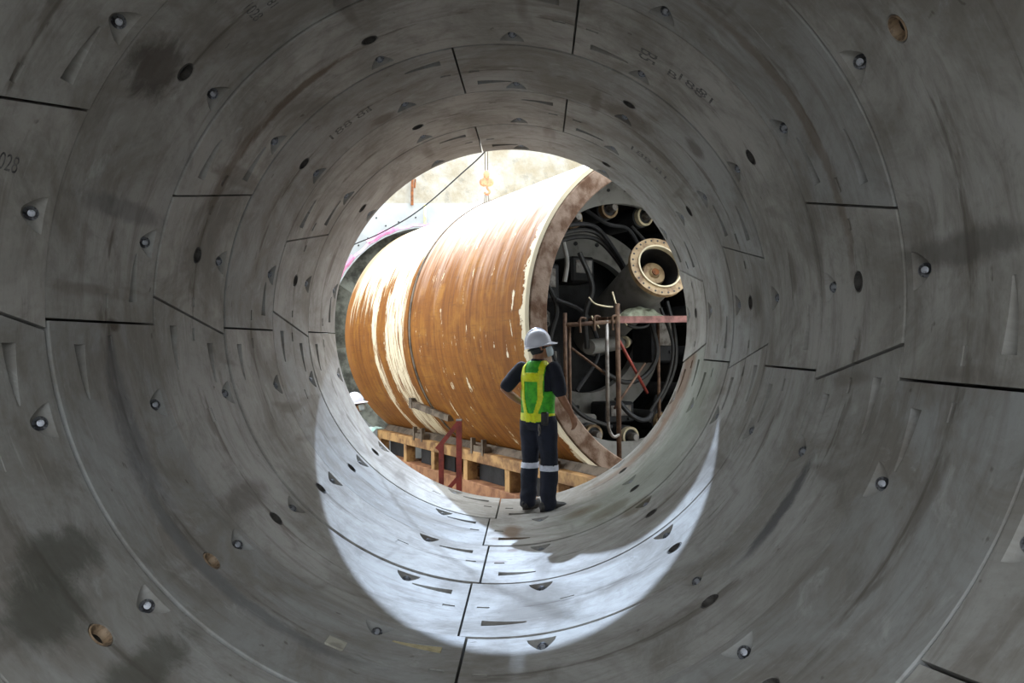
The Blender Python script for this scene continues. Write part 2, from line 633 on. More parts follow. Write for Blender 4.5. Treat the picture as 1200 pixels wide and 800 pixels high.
stencil('028', 164.0, 6, .36, .10, PI / 2, .8)
stencil('NN', 142.6, 6, .33, .10, PI / 2, .8)
stencil('1028', 127.4, 5, .47, .09, PI / 2)
stencil('81', 124.2, 5, .42, .08, PI / 2)
stencil('B5', 58.5, 4, .50, .17, PI / 2)
stencil('B', 52.6, 4, .47, .14, PI)
stencil('188', 48.6, 4, .52, .15, PI)
stencil('81', 44.6, 4, .56, .14, PI)
stencil('188 81', 127.0, 3, .46, .16, PI)
stencil('B', 121.8, 3, .44, .09, PI)
stencil('188 81', 47.5, 2, .54, .17, PI)

# mortar left in one slot, and a pale packer plate lying on the invert
M_MORTAR = simple('tan_mortar', srgb(196, 182, 142), .85, 0, srgb(160, 146, 112), 20)
M_PLATE = simple('pale_packer_plate', srgb(178, 174, 160), .8, 0, srgb(150, 146, 134), 14)


def on_lining(name, mat, k, f, t0, t1, h0, h1, dep, th):
    for kk, seg, inside, off in SEGS:
        if kk == k and inside(th, f, .5) is not None:
            bmx = bmesh.new()
            rings = []
            for i in range(7):
                x = i / 6
                hw = h0 + (h1 - h0) * x
                tt = t0 + (t1 - t0) * x
                sh_ = Vector((0, YM, 0))
                y0 = fr_y(k, f)
                rings.append([P(tt, y0 + hw, dep, off) - sh_, P(tt, y0 - hw * .7, dep, off) - sh_, P(tt, y0 - hw * .7, dep + .012, off) - sh_, P(tt, y0 + hw, dep + .012, off) - sh_])
            loft_cut(bmx, rings)
            bmesh.ops.recalc_face_normals(bmx, faces=bmx.faces)
            me = bpy.data.meshes.new(name)
            bmx.to_mesh(me); bmx.free()
            me.materials.append(mat)
            return link(bpy.data.objects.new(name, me), seg)


on_lining('mortar_fill', M_MORTAR, 5, .235, 263.5, 255.4, .052, .018, .002, 260)
on_lining('packer_plate', M_PLATE, 5, .5, 246.2, 249.2, .055, .055, -.006, 247.7)

# ------------------------------------------------------------------ shaft outside the mouth (frame of the shield: u across, s along, v up)
SC = Vector((2.005, 9.861, .097))
PSI, PT = .536, -.02
AX = Vector((-math.sin(PSI) * math.cos(PT), math.cos(PSI) * math.cos(PT), math.sin(PT)))
UX = Vector((math.cos(PSI), math.sin(PSI), 0))
VX = UX.cross(AX)
SROT = Matrix((UX, AX, VX)).transposed()


def W(u, s, v):
    return SC + UX * u + AX * s + VX * v


def sroot(name, origin):
    """Empty at origin (u, s, v) turned with the shield; children built in (u, s, v) sit at -origin"""
    o = empty(name, W(*origin))
    o.rotation_mode = 'QUATERNION'
    o.rotation_quaternion = SROT.to_quaternion()
    o['_o'] = origin
    return o


def sbuild(mb, name, mat, root):
    ob = mb.build(name, mat, root)
    ob.location = -Vector(root['_o'])
    return ob


GZ = -2.75
M_WALLU = NT('stained_shaft_concrete')
v_ = M_WALLU.obj()
c_ = M_WALLU.mix(M_WALLU.mapr(M_WALLU.noise(v_, 1.3, 6, .65), .35, .65), srgb(168, 165, 156), srgb(146, 136, 116))
c_ = M_WALLU.mix(M_WALLU.mapr(M_WALLU.noise(v_, 5, 6, .7), .52, .72, 0, .6), c_, srgb(118, 116, 110))
M_WALLU.l(c_, M_WALLU.b.inputs['Base Color'])
M_WALLU.b.inputs['Roughness'].default_value = .9
M_WALLU.bump(M_WALLU.noise(v_, 7, 6, .7), .6, .04)
M_WALLU = M_WALLU.m
M_COLLAR = simple('smooth_collar_concrete', srgb(168, 171, 171), .85, 0, srgb(156, 159, 160), 2.0)
M_SOIL = simple('excavated_soil', srgb(150, 152, 140), .95, 0, srgb(84, 84, 76), 3.5, .35, .65, .9)
M_PINK = simple('pink_marking_paint', srgb(232, 150, 190), .7, 0, srgb(238, 190, 210), 5)
M_YELLOWP = simple('yellow_marking_paint', srgb(236, 232, 120), .7, 0, srgb(240, 238, 190), 5)
M_RUSTPIPE = simple('rust_brown', srgb(140, 84, 44), .85, 0, srgb(96, 58, 34), 14)
M_DARK = simple('black_anchor_hole', srgb(40, 40, 40), .9)
M_GROUND = simple('pit_ground_gravel', srgb(172, 168, 156), .95, 0, srgb(120, 114, 102), 3.0, .35, .65, .8)


def hole_plate(mb, u0, u1, vtop, vbot, s0, s1, r, n=64):
    """rectangular block with a round hole through it; vtop may be a pair (at u0, at u1)"""
    va, vb = vtop if isinstance(vtop, tuple) else (vtop, vtop)
    ring_i, ring_o = [], []
    for i in range(n):
        t = 2 * PI * i / n
        c, s = math.cos(t), math.sin(t)
        ring_i.append((r * c, r * s))
        best = 1e9
        if c > 1e-9: best = min(best, u1 / c)
        if c < -1e-9: best = min(best, u0 / c)
        if s < -1e-9: best = min(best, vbot / s)
        # sloping top: v = va + (vb-va)*(u-u0)/(u1-u0)
        m = (vb - va) / (u1 - u0)
        den = s - m * c
        if den > 1e-9: best = min(best, (va - m * u0) / den)
        ring_o.append((best * c, best * s))
    # snap nearest outer points to corners
    for cu, cv in ((u0, va), (u1, vb), (u0, vbot), (u1, vbot)):
        i = min(range(n), key=lambda i: (ring_o[i][0] - cu) ** 2 + (ring_o[i][1] - cv) ** 2)
        ring_o[i] = (cu, cv)
    v = []
    for s in (s0, s1):
        v += [(x, s, y) for x, y in ring_i] + [(x, s, y) for x, y in ring_o]
    f = []
    for i in range(n):
        j = (i + 1) % n
        f += [(i, j, n + j, n + i), (2 * n + j, 2 * n + i, 3 * n + i, 3 * n + j), (j, i, 2 * n + i, 2 * n + j), (n + i, n + j, 3 * n + j, 3 * n + i)]
    mb.add(v, f)
    return mb


wf = sroot('wall_far', (0, 7.5, -2.8))
tag(wf, 'pale concrete shaft wall with round opening behind the rusty shield', 'wall', kind='structure')
sbuild(hole_plate(MB(), -6, 7, (2.23, 3.36), -3.2, 7.5, 8.5, 2.24), 'collar_face', M_COLLAR, wf)
ub = MB()
gx, gy = 60, 16
vv, ff = [], []
for j in range(gy + 1):
    for i in range(gx + 1):
        u = -6 + 13 * i / gx
        v = (2.18 + 1.13 * i / gx) + (4.55 - (2.18 + 1.13 * i / gx)) * j / gy
        vv.append((u, 7.56 + .07 * mnoise.noise((u * 1.5, v * 1.5, 3.3)), v))
for j in range(gy):
    for i in range(gx):
        q = j * (gx + 1) + i
        ff.append((q, q + 1, q + gx + 2, q + gx + 1))
ub.add(vv, ff, True)
sbuild(ub, 'rough_upper_wall', M_WALLU, wf)
cap = MB()
cap.box((.5, 8.1, 3.4), (13, .9, 2.28))
sbuild(cap, 'wall_core', M_WALLU, wf)
pk = MB()
for a0, a1, w in ((R_(86), R_(150), .05), (R_(112), R_(128), .10), (R_(138), R_(150), .09)):
    n = 24
    vs2 = []
    for i in range(n + 1):
        t = a0 + (a1 - a0) * i / n
        wob = .012 * math.sin(t * 40)
        for r in (2.275 + wob, 2.275 + w + wob):
            vs2.append((r * math.cos(t), 7.492, r * math.sin(t)))
    pk.add(vs2, [(2 * i, 2 * i + 1, 2 * i + 3, 2 * i + 2) for i in range(n)])
sbuild(pk, 'pink_setting_out_line', M_PINK, wf)
sbuild(MB().box((-.205, 7.492, 2.50), (.05, .008, .40)), 'yellow_paint_mark', M_YELLOWP, wf)
for u, v in ((-1.055, 2.145 + .06), (-.783, 2.3), (-.413, 2.42), (-1.429, 1.93), (-1.62, 1.78), (-1.25, 2.35)):
    sbuild(MB().cyl((u, 7.488, v), (u, 7.502, v), .016, n=10), 'anchor_hole', M_DARK, wf)
rp = MB()
rp.tube([(-.50, 7.46, 2.66), (-.505, 7.45, 2.9), (-.49, 7.46, 3.2)], .03, 8)
rp.tube([(-.44, 7.47, 3.02), (-.43, 7.46, 3.2)], .02, 8)
sbuild(rp, 'rusty_pipe_stub', M_RUSTPIPE, wf)
# soil face inside the opening
sf = MB()
vv, ff = [], []
nr, na = 14, 48
for i in range(nr + 1):
    for j in range(na):
        r = 2.3 * i / nr
        t = 2 * PI * j / na
        u, v = r * math.cos(t), r * math.sin(t)
        s = 8.25 + .22 * mnoise.noise((u * 2.3, v * 2.3, 1)) - .35 * max(0, -v - 1.0)
        vv.append((u, s, v))
for i in range(nr):
    for j in range(na):
        ff.append((i * na + j, i * na + (j + 1) % na, (i + 1) * na + (j + 1) % na, (i + 1) * na + j))
sf.add(vv, ff, True)
sbuild(sf, 'soil_face', M_SOIL, wf)

# pit floor
gv, gf = [], []
N = 60
for j in range(N + 1):
    for i in range(N + 1):
        x, y = -9 + 20 * i / N, 7.0 + 16 * j / N
        gv.append((x, y, GZ + .05 * mnoise.noise((x * 1.3, y * 1.3, 0))))
for j in range(N):
    for i in range(N):
        q = j * (N + 1) + i
        gf.append((q, q + 1, q + N + 2, q + N + 1))
fl = MB().add(gv, gf, True).build('floor', M_GROUND)
tag(fl, 'pale gravel ground of the shaft pit beyond the tunnel mouth', 'floor', kind='structure')
# unseen pit ground added behind the camera, dark so little light bounces in
YR = YM - 9 * RL
fr_ = MB().add([(-12, YR + .3, GZ), (12, YR + .3, GZ), (12, YR - 16, GZ), (-12, YR - 16, GZ)], [(0, 1, 2, 3)]).build('floor_rear', simple('dark_rear_ground', srgb(66, 60, 52), .9, 0, srgb(48, 44, 38), 2))
tag(fr_, 'unseen dark ground added behind the tunnel start', 'floor', kind='structure')
# near shaft wall that the tunnel passes through
nw = MB()
hole_plate(nw, -9, 9, 3.4, -3.0, 7.4, 7.9, 2.26)
nwo = nw.build('wall_near', M_WALLU)
tag(nwo, 'concrete shaft wall around the outside of the tunnel mouth', 'wall', kind='structure')

# ------------------------------------------------------------------ shield
def shield_material(front):
    m = NT('weathered_shield_paint_' + ('front' if front else 'tail'))
    uv = m.uv('UVMap')
    sep = m.n('ShaderNodeSeparateXYZ'); m.l(uv, sep.inputs[0])
    s = sep.outputs[1]
    st = m.noise(m.scale(uv, (.5, 7, 1)), 1.5, 6, .65, .25)
    st2 = m.noise(m.scale(uv, (.9, 22, 1), (2, 4, 0)), 1.5, 5, .6, .1)
    bl = m.noise(uv, 2.6, 6, .65, .3)
    cr = m.noise(m.scale(uv, (9, 2.2, 1)), 2.0, 4, .6)
    c = m.mix(m.mapr(st, .3, .7), srgb(140, 86, 22), srgb(106, 60, 14))
    c = m.mix(m.mapr(bl, .45, .7, 0, .7), c, srgb(152, 102, 36))
    c = m.mix(m.mapr(st2, .5, .75, 0, .7), c, srgb(92, 52, 22))
    c = m.mix(m.mapr(cr, .55, .75, 0, .4), c, srgb(76, 46, 22))
    hatch = m.noise(m.scale(uv, (26, 1.2, 1)), 1.5, 3, .6)
    c = m.mix(m.mapr(hatch, .55, .7, 0, .3), c, srgb(78, 48, 24))
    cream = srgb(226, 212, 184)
    # crown painted pale for sun glare on primer and cream paint, ragged lower down
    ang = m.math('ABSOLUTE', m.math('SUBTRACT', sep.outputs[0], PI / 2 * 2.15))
    crown_pale = m.math('ADD', ang, m.math('MULTIPLY', m.math('SUBTRACT', m.noise(m.scale(uv, (.35, 3, 1), (4, 4, 0)), 2, 6, .7, .3), .5), 4.5 if front else 2.6))
    if front:
        c = m.mix(m.mapr(crown_pale, 2.35, 2.9, .95, 0), c, cream)
        sw = m.math('ADD', s, m.math('MULTIPLY', m.math('SUBTRACT', m.noise(m.scale(uv, (.5, 2.5, 1), (5, 1, 0)), 1.6, 8, .8, .6), .5), .8))
        k1 = m.math('MULTIPLY', m.mapr(sw, 3.74, 3.80), m.mapr(sw, 4.50, 4.56, 1, 0))
        k2 = m.math('MULTIPLY', m.mapr(sw, 4.93, 4.98), m.mapr(sw, 5.16, 5.22, 1, 0))
        rag = m.mapr(m.noise(m.scale(uv, (.8, 9, 1), (9, 2, 0)), 1.8, 7, .75, .3), .42, .50)
        c = m.mix(m.math('MULTIPLY', m.math('MULTIPLY', m.math('MAXIMUM', k1, k2), rag), .92), c, cream)
        edge = m.mapr(s, 6.25, 6.5)
        c = m.mix(m.math('MULTIPLY', edge, .6), c, srgb(150, 96, 44))
    else:
        c = m.mix(m.mapr(crown_pale, 1.3, 3.0, .92, 0), c, srgb(216, 192, 178))
        fl = m.noise(m.scale(uv, (1.1, 3.8, 1), (1, 2, 0)), 2.0, 7, .72, .3)
        c = m.mix(m.mapr(fl, .625, .65), c, cream)
        e = m.math('SUBTRACT', s, m.math('MULTIPLY', m.math('SUBTRACT', m.noise(uv, 2.0, 6, .72), .44), .62))
        c = m.mix(m.mapr(e, .035, .05, 1, 0), c, cream)
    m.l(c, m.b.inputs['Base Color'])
    m.b.inputs['Roughness'].default_value = .7
    m.b.inputs['Specular IOR Level'].default_value = .25
    m.bump(m.noise(m.scale(uv, (3, 9, 1)), 3, 5, .6), .25, .01)
    return m.m


def shell(name, mat, root, r, s0, s1, thick, n=128, ns=4):
    v, f, uvs = [], [], []
    prof = [(r, s0 + (s1 - s0) * i / ns) for i in range(ns + 1)] + [(r - thick, s1), (r - thick, s0)]
    m = len(prof)
    for i in range(n + 1):
        t = 2 * PI * i / n
        for rr, s in prof:
            v.append((rr * math.cos(t), s, rr * math.sin(t)))
    for i in range(n):
        for k in range(m):
            f.append((i * m + k, i * m + (k + 1) % m, (i + 1) * m + (k + 1) % m, (i + 1) * m + k))
    me = bpy.data.meshes.new(name)
    me.from_pydata(v, [], f)
    ul = me.uv_layers.new(name='UVMap')
    for p in me.polygons:
        for li in p.loop_indices:
            vi = me.loops[li].vertex_index
            i, k = divmod(vi, m)
            ul.data[li].uv = (2 * PI * i / n * r, prof[k][1])
        p.use_smooth = True
    bm = bmesh.new(); bm.from_mesh(me)
    bmesh.ops.remove_doubles(bm, verts=bm.verts, dist=1e-5)
    bmesh.ops.recalc_face_normals(bm, faces=bm.faces)
    for e in bm.edges:
        if len(e.link_faces) == 2 and e.calc_face_angle(0) > R_(35): e.smooth = False
    bm.to_mesh(me); bm.free()
    me.materials.append(mat)
    o = link(bpy.data.objects.new(name, me), root)
    o.location = -Vector(root['_o'])
    return o


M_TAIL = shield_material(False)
M_FRONT = shield_material(True)
M_RIM = simple('corroded_rim_steel', srgb(150, 128, 112), .8, .1, srgb(92, 62, 40), 5, .35, .65, .8)
M_BAND = simple('dark_steel_band', srgb(112, 98, 84), .6, .3, srgb(70, 58, 46), 6)
M_INNER = simple('inner_shell_grime', srgb(58, 52, 46), .8, .1, srgb(34, 30, 27), 4)
M_GREY = simple('grey_machine_paint', srgb(134, 132, 128), .55, 0, srgb(98, 95, 90), 3, .45, .7)
M_DKGREY = simple('dark_machine_paint', srgb(44, 44, 47), .6, .2, srgb(26, 26, 28), 5)
M_BLACK = simple('black_rubber', srgb(26, 26, 28), .55, 0, srgb(44, 42, 40), 9)
M_TAN = simple('tan_flange_paint', srgb(166, 142, 106), .6, 0, srgb(116, 88, 60), 7)
M_CREAMP = simple('cream_seal', srgb(214, 200, 168), .6)
M_STEEL = simple('dull_steel', srgb(140, 136, 132), .45, .6, srgb(94, 86, 80), 9)
M_RUSTP = simple('rusty_pole', srgb(104, 80, 62), .75, .2, srgb(70, 48, 36), 9)
M_REDLEAD = simple('red_oxide_paint', srgb(150, 58, 46), .55, 0, srgb(116, 44, 36), 8)
M_PINKBEAM = simple('faded_red_channel', srgb(136, 88, 82), .6, 0, srgb(96, 54, 48), 8)

sh = sroot('tunnel_boring_shield', (0, 3.3, -2.15))
tag(sh, 'huge rusty orange steel shield cylinder lying open towards the tunnel mouth', 'tunnel shield')
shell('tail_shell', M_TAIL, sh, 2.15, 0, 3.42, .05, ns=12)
shell('front_shell', M_FRONT, sh, 2.15, 3.54, 6.68, .05, ns=12)
sbuild(MB().lathe([(2.10, 3.40), (2.165, 3.42), (2.165, 3.47), (2.12, 3.475), (2.12, 3.54), (2.06, 3.55), (2.06, 3.40)], n=128, closed=True), 'joint_band', M_BAND, sh)
sbuild(MB().lathe([(2.092, .0), (2.092, .5), (1.868, .5), (1.868, .0), (1.88, -.012), (2.08, -.012)], n=128, closed=True), 'tail_rim', M_RIM, sh)
sbuild(MB().lathe([(2.06, .5), (2.06, 6.3), (2.02, 6.3), (2.02, .5)], n=96, closed=True), 'inner_shell', M_INNER, sh)
sbuild(MB().lathe([(0, 2.6), (2.06, 2.6), (2.06, 2.72), (0, 2.72)], n=64), 'bulkhead', M_DKGREY, sh)
sbuild(MB().lathe([(0, 6.3), (2.1, 6.3), (2.1, 6.5), (0, 6.5)], n=64), 'front_bulkhead', M_RUSTPIPE, sh)
g1 = sbuild(MB().lathe([(2.05, 1.0), (2.05, 1.08), (1.60, 1.08), (1.60, 1.0)], n=96, closed=True), 'ring_girder', M_GREY, sh)
for i in range(40):
    t = 2 * PI * i / 40
    if math.sin(t) < -.75: continue
    o = MB().cyl((1.78 * math.cos(t), .985, 1.78 * math.sin(t)), (1.78 * math.cos(t), 1.0, 1.78 * math.sin(t)), .022, n=6).build('girder_bolt', M_DKGREY, g1)
mr = sbuild(MB().lathe([(1.40, 1.95), (1.40, 2.1), (.98, 2.1), (.98, 1.95)], n=96, closed=True), 'drive_ring', M_GREY, sh)
for i in range(20):
    t = 2 * PI * (i + .5) / 20
    MB().cyl((1.19 * math.cos(t), 1.93, 1.19 * math.sin(t)), (1.19 * math.cos(t), 1.95, 1.19 * math.sin(t)), .03, n=8).build('ring_bolt', M_DKGREY, mr)
# thrust jacks between girder and bulkhead
for i in range(16):
    t = 2 * PI * (i + .25) / 16
    c, s = 1.56 * math.cos(t), 1.56 * math.sin(t)
    jm = MB()
    jm.lathe([(0, 1.16), (.10, 1.16), (.10, 1.22), (.15, 1.24), (.15, 2.6)], (c, 0, s), n=20)
    j = sbuild(jm, 'thrust_jack', M_DKGREY, sh)
    MB().lathe([(.105, 1.14), (.135, 1.14), (.135, 1.22), (.105, 1.22)], (c, 0, s), n=20, closed=True).build('jack_collar', M_TAN if i % 3 else M_CREAMP, j)
    MB().lathe([(0, 1.02), (.045, 1.02), (.06, 1.05), (.06, 1.16)], (c, 0, s), n=14).build('jack_rod', M_STEEL, j)
# the slanting screw conveyor with its flange
f0 = Vector((.10, .42, .70)); f1 = Vector((.52, 2.55, -.14))
d = (f1 - f0).normalized()
sc_ = sbuild(MB().lathe([(.29, .03), (.335, .03), (.335, (f1 - f0).length), (0, (f1 - f0).length)], f0, d, n=40), 'conveyor_tube', M_GREY, sh)
fl_ = sbuild(MB().lathe([(.30, 0), (.41, 0), (.41, .07), (.30, .07)], f0, d, n=48, closed=True), 'conveyor_flange', M_TAN, sh)
a_, b_, _ = frame_for(d)
for i in range(26):
    t = 2 * PI * i / 26
    e = a_ * math.cos(t) + b_ * math.sin(t)
    MB().cyl(f0 + e * .375 - d * .004, f0 + e * .375 + d * .01, .014, n=8).build('flange_hole', M_BLACK, fl_)
sbuild(MB().lathe([(.285, -.02), (.305, -.02), (.305, .05), (.285, .05)], f0, d, n=48, closed=True), 'flange_seal', M_CREAMP, sh)
sbuild(MB().lathe([(0, .55), (.29, .55), (.29, .02)], f0, d, n=40), 'conveyor_throat', M_DKGREY, sh)
hubc = f0 + a_ * .03
hb = sbuild(MB().lathe([(0, .22), (.06, .22), (.08, .25), (.15, .25), (.165, .28), (.165, .54), (0, .54)], f0 + Vector((.05, 0, .03)), d, n=32), 'motor_hub', M_TAN, sh)
MB().lathe([(0, .205), (.05, .205), (.05, .23)], f0 + Vector((.05, 0, .03)), d, n=20).build('hub_cap', M_RUSTPIPE, hb)
# dark boxes, cabinets and motors on the left inside
for (u, s, v, a, b, c, mt) in ((-1.05, 1.7, .55, .5, .6, .5, M_DKGREY), (-1.15, 1.6, .05, .34, .5, .22, M_GREY), (-1.0, 1.8, -.55, .55, .6, .5, M_DKGREY),
                               (-.35, 1.75, .75, .38, .5, .36, M_BLACK), (.25, 1.7, -1.25, .5, .4, .3, M_DKGREY), (-.55, 1.6, -1.35, .6, .5, .22, M_GREY),
                               (1.0, 1.7, -.2, .4, .5, .7, M_DKGREY)):
    bx = sbuild(MB().box((u, s, v), (a, b, c), bev=.03), 'equipment_box', mt, sh)
    MB().box((u, s - b / 2 - .008, v + c * .1), (a * .7, .016, c * .5), bev=.005).build('access_panel', M_STEEL, bx)
    MB().cyl((u + a * .28, s - b / 2 - .03, v - c * .28), (u + a * .28, s - b / 2, v - c * .28), .025, n=10).build('knob', M_BLACK, bx)
# hydraulic cylinder with a bright rod end
hc = sbuild(MB().cyl((-.62, 1.0, -.33), (.05, 1.25, -.27), .10, n=20), 'hydraulic_cylinder', M_GREY, sh)
MB().cyl((.05, 1.25, -.27), (.30, 1.34, -.25), .045, n=16).build('piston_rod', M_STEEL, hc)
MB().lathe([(.05, 0), (.085, 0), (.085, .05), (.05, .05)], (.16, 1.29, -.26), Vector((.67, .25, .06)), n=20, closed=True).build('rod_collar', M_CREAMP, hc)
# hoses
rnd = random.Random(5)
hose_paths = [
    [(-1.35, 1.0, 1.0), (-1.0, .95, 1.22), (-.55, .95, 1.25), (-.2, 1.0, .98), (.1, 1.05, .62)],
    [(-1.35, 1.05, .92), (-.95, 1.0, 1.15), (-.5, 1.0, 1.18), (-.12, 1.05, .9), (.15, 1.1, .55)],
    [(-1.3, 1.1, .85), (-.9, 1.05, 1.08), (-.45, 1.05, 1.10), (-.05, 1.1, .82), (.2, 1.15, .5)],
    [(-.75, 1.0, .9), (-.62, .9, .45), (-.7, .95, .1), (-.65, 1.0, -.35)],
    [(-1.0, 1.2, .3), (-.6, 1.1, .1), (-.4, 1.1, -.4), (-.75, 1.1, -.9)],
    [(.3, .9, .1), (.35, .8, -.4), (.2, .85, -.7), (-.1, .9, -.8), (-.45, .95, -.65)],
    [(.5, .9, .2), (.62, .8, -.3), (.55, .85, -.8), (.3, .9, -1.2)],
    [(.7, 1.0, .3), (.75, .9, -.2), (.7, .9, -.7), (.35, 1.0, -1.35)],
    [(-.2, 1.0, -1.0), (0, .9, -1.25), (.3, .95, -1.3), (.5, 1.0, -1.0)],
    [(-1.2, 1.2, -.2), (-1.0, 1.1, -.8), (-.7, 1.1, -1.2), (-.2, 1.1, -1.4)],
    [(-1.2, 1.3, .7), (-.95, 1.25, .2), (-1.05, 1.25, -.3), (-.8, 1.2, -1.0)],
    [(-.3, .8, .2), (-.2, .7, -.05), (.1, .7, -.05), (.25, .8, .15)],
    [(-.6, 1.1, 1.5), (-.35, .95, 1.3), (0, .95, 1.25), (.25, 1.0, 1.0)],
    [(.1, 1.0, 1.3), (.3, .95, 1.1), (.55, .95, .9), (.8, 1.0, .4)],
]
for i, pth in enumerate(hose_paths):
    sbuild(MB().tube(spline(pth, 8), .022 + .012 * rnd.random(), 8), 'hydraulic_hose', M_BLACK if i % 4 else M_DKGREY, sh)
for pth in ([(-.92, .55, .28), (-.86, .5, .20), (-.70, .5, .17), (-.56, .55, .17)], [(-.88, .55, .05), (-.86, .52, -.02), (-.80, .5, -.1)],
            [(-.56, .55, .36), (-.55, .5, .22), (-.48, .5, .05), (-.36, .52, -.06)]):
    sbuild(MB().tube(spline(pth, 6), .011, 6), 'white_cord', M_CREAMP, sh)
sbuild(MB().tube(spline([(-1.06, .9, 1.0), (-1.02, .88, .75), (-1.05, .9, .5)], 5), .03, 8), 'grey_conduit', M_GREY, sh)
# pads and bar welded to the shell
bk = MB()
bk.beam((-1.87, 3.98, -1.17), (-1.72, 2.95, -1.33), .10, .09, (0, 0, 1))
bk.box((-1.86, 4.02, -1.15), (.14, .12, .16))
sbuild(bk, 'bracket_bar', M_BAND, sh)

# ------------------------------------------------------------------ scaffold inside the shield's open end
sfd = sroot('access_scaffold', (-.4, .45, -1.8))
tag(sfd, 'thin rusty scaffold frame with platform inside the open shield', 'scaffold')
def pole(name, p, q, r=.024, mat=M_RUSTP):
    return sbuild(MB().cyl(p, q, r, n=10), name, mat, sfd)
pole('pole', (-1.37, .40, -1.265), (-1.37, .40, .07))
pole('pole', (-1.27, .46, -1.365), (-1.27, .46, -.06), .020)
pole('pole', (-.76, .40, -1.25), (-.76, .40, -.01), .026, M_STEEL)
pole('pole', (-.61, .38, -1.76), (-.61, .38, .20), .032)
pole('pole', (-.555, .46, -1.775), (-.555, .46, -.02), .018)
pole('pole', (.45, .9, -1.83), (.45, .9, 0), .024)
pole('ledger', (-1.37, .40, -.075), (-.58, .40, -.02), .028)
pole('brace', (-.55, .45, -.24), (.25, .9, -.95), .02, M_REDLEAD)
pole('brace', (.10, .75, -.55), (-.62, .45, -1.1), .016)
pole('brace', (-1.25, .45, -.35), (-.70, .45, -.70), .016)
sbuild(MB().tube(spline([(-.76, .40, -1.2), (-.75, .39, -1.35), (-.70, .37, -1.44), (-.62, .36, -1.42)], 6), .02, 8), 'hook_end', M_STEEL, sfd)
sbuild(MB().beam((-.60, .40, .0), (.95, .40, .035), .06, .085), 'channel', M_PINKBEAM, sfd)
for i in range(3):
    sbuild(MB().box((.17, .53 + i * .22, .03 + i * .0), (1.5, .20, .04), bev=.006), 'plank', M_RUSTP, sfd)
for u, v in ((-1.14, -.035), (-.93, -.01), (-.66, .0)):
    sbuild(MB().tube(spline([(u - .03, .37, v - .13), (u - .035, .37, v + .02), (u, .37, v + .05), (u + .05, .37, v + .04)], 5), .014, 6), 'hook', M_RUSTP, sfd)
# bundled cloth on the platform
cl = MB()
vv, ff = [], []
nx, ny = 26, 14
for j in range(ny + 1):
    for i in range(nx + 1):
        x, y = i / nx, j / ny
        h = .13 * (math.sin(PI * x) ** .6) * (math.sin(PI * y) ** .6) * (1 + .5 * mnoise.noise((x * 6, y * 4, 2)))
        vv.append((-.36 + .62 * x, .50 + .3 * y, .052 + max(0, h)))
for j in range(ny):
    for i in range(nx):
        q = j * (nx + 1) + i
        ff.append((q, q + 1, q + nx + 2, q + nx + 1))
nb = len(vv)
cl.add(vv, ff, True)
cl.add([(-.36, .5, .05), (.26, .5, .05), (.26, .8, .05), (-.36, .8, .05)], [(3, 2, 1, 0)])
M_CLOTH = simple('pale_dirty_cloth', srgb(150, 156, 136), .9, 0, srgb(112, 112, 94), 8)
clr = sroot('cloth_bundle', (-.05, .65, .052))
tag(clr, 'crumpled pale cloth bundle lying on the scaffold platform', 'cloth')
sbuild(cl, 'folded_cloth', M_CLOTH, clr)

# ------------------------------------------------------------------ cradle under the shield
M_CRADLE = simple('tan_cradle_paint', srgb(176, 136, 86), .65, 0, srgb(112, 76, 44), 4, .38, .62, .2)
M_CRADLEB = simple('salmon_cradle_primer', srgb(158, 112, 78), .65, 0, srgb(118, 74, 48), 5)
cr = sroot('steel_cradle', (0, 3.2, -2.8))
tag(cr, 'tan painted steel cradle carrying the rusty shield', 'cradle')
for sg in (-1, 1):
    u = 1.42 * sg
    tr = MB()
    tr.box((u, 3.05, -1.85), (.30, 7.1, .15), bev=.01)
    sbuild(tr, 'top_rail', M_CRADLE, cr)
    sbuild(MB().box((u, 3.05, -2.49), (.30, 7.1, .56), bev=.01), 'bottom_rail', M_CRADLEB, cr)
    for s in (6.5, 5.2, 4.0, 2.81, 1.54, .35):
        sbuild(MB().box((u + .06 * sg, s, -2.07), (.16, .13, .31)), 'post', M_CRADLE, cr)
    sbuild(MB().box((1.36 * sg, 3.05, -1.775), (.15, 7.0, .12), Matrix.Rotation(-.72 * sg, 3, 'Y')), 'bearing_strip', M_BAND, cr)
    for s0_, s1_ in ((5.6, 6.4), (3.55, 4.9), (1.95, 2.7), (.5, 1.2)):
        sbuild(MB().box((u - .05 * sg, (s0_ + s1_) / 2, -2.07), (.03, s1_ - s0_, .30)), 'web_plate', M_DKGREY, cr)
    for s in (4.6, 2.4, .6):
        pl = MB()
        pl.box((u + .09 * sg, s, -1.74), (.10, .42, .10))
        pl.box((u + .13 * sg, s - .17, -1.70), (.06, .05, .22))
        pl.box((u + .13 * sg, s + .17, -1.70), (.06, .05, .22))
        sbuild(pl, 'guide_bracket', M_BAND, cr)
for s in (6.2, 4.6, 3.0, 1.4, .0):
    sbuild(MB().box((0, s, -2.44), (2.6, .2, .24)), 'cross_beam', M_CRADLEB, cr)
tp = MB()
for i in range(9):
    pass
sheet = MB()
vv, ff = [], []
for j in range(9):
    for i in range(13):
        x, y = i / 12, j / 8
        vv.append((-1.75 + .30 * x + .02 * mnoise.noise((x * 5, y * 5, 8)), 6.55 + .36 * y, -1.755 - .34 * max(0, .45 - x) + .03 * mnoise.noise((x * 4, y * 4, 1))))
for j in range(8):
    for i in range(12):
        q = j * 13 + i
        ff.append((q, q + 1, q + 14, q + 13))
sheet.add(vv, ff, True)
M_TEAL = simple('pale_teal_sheet', srgb(168, 206, 196), .5, 0, srgb(206, 222, 216), 4)
shr = sroot('plastic_sheet', (-1.5, 6.6, -1.78))
tag(shr, 'pale teal plastic sheet draped over the cradle end', 'sheet')
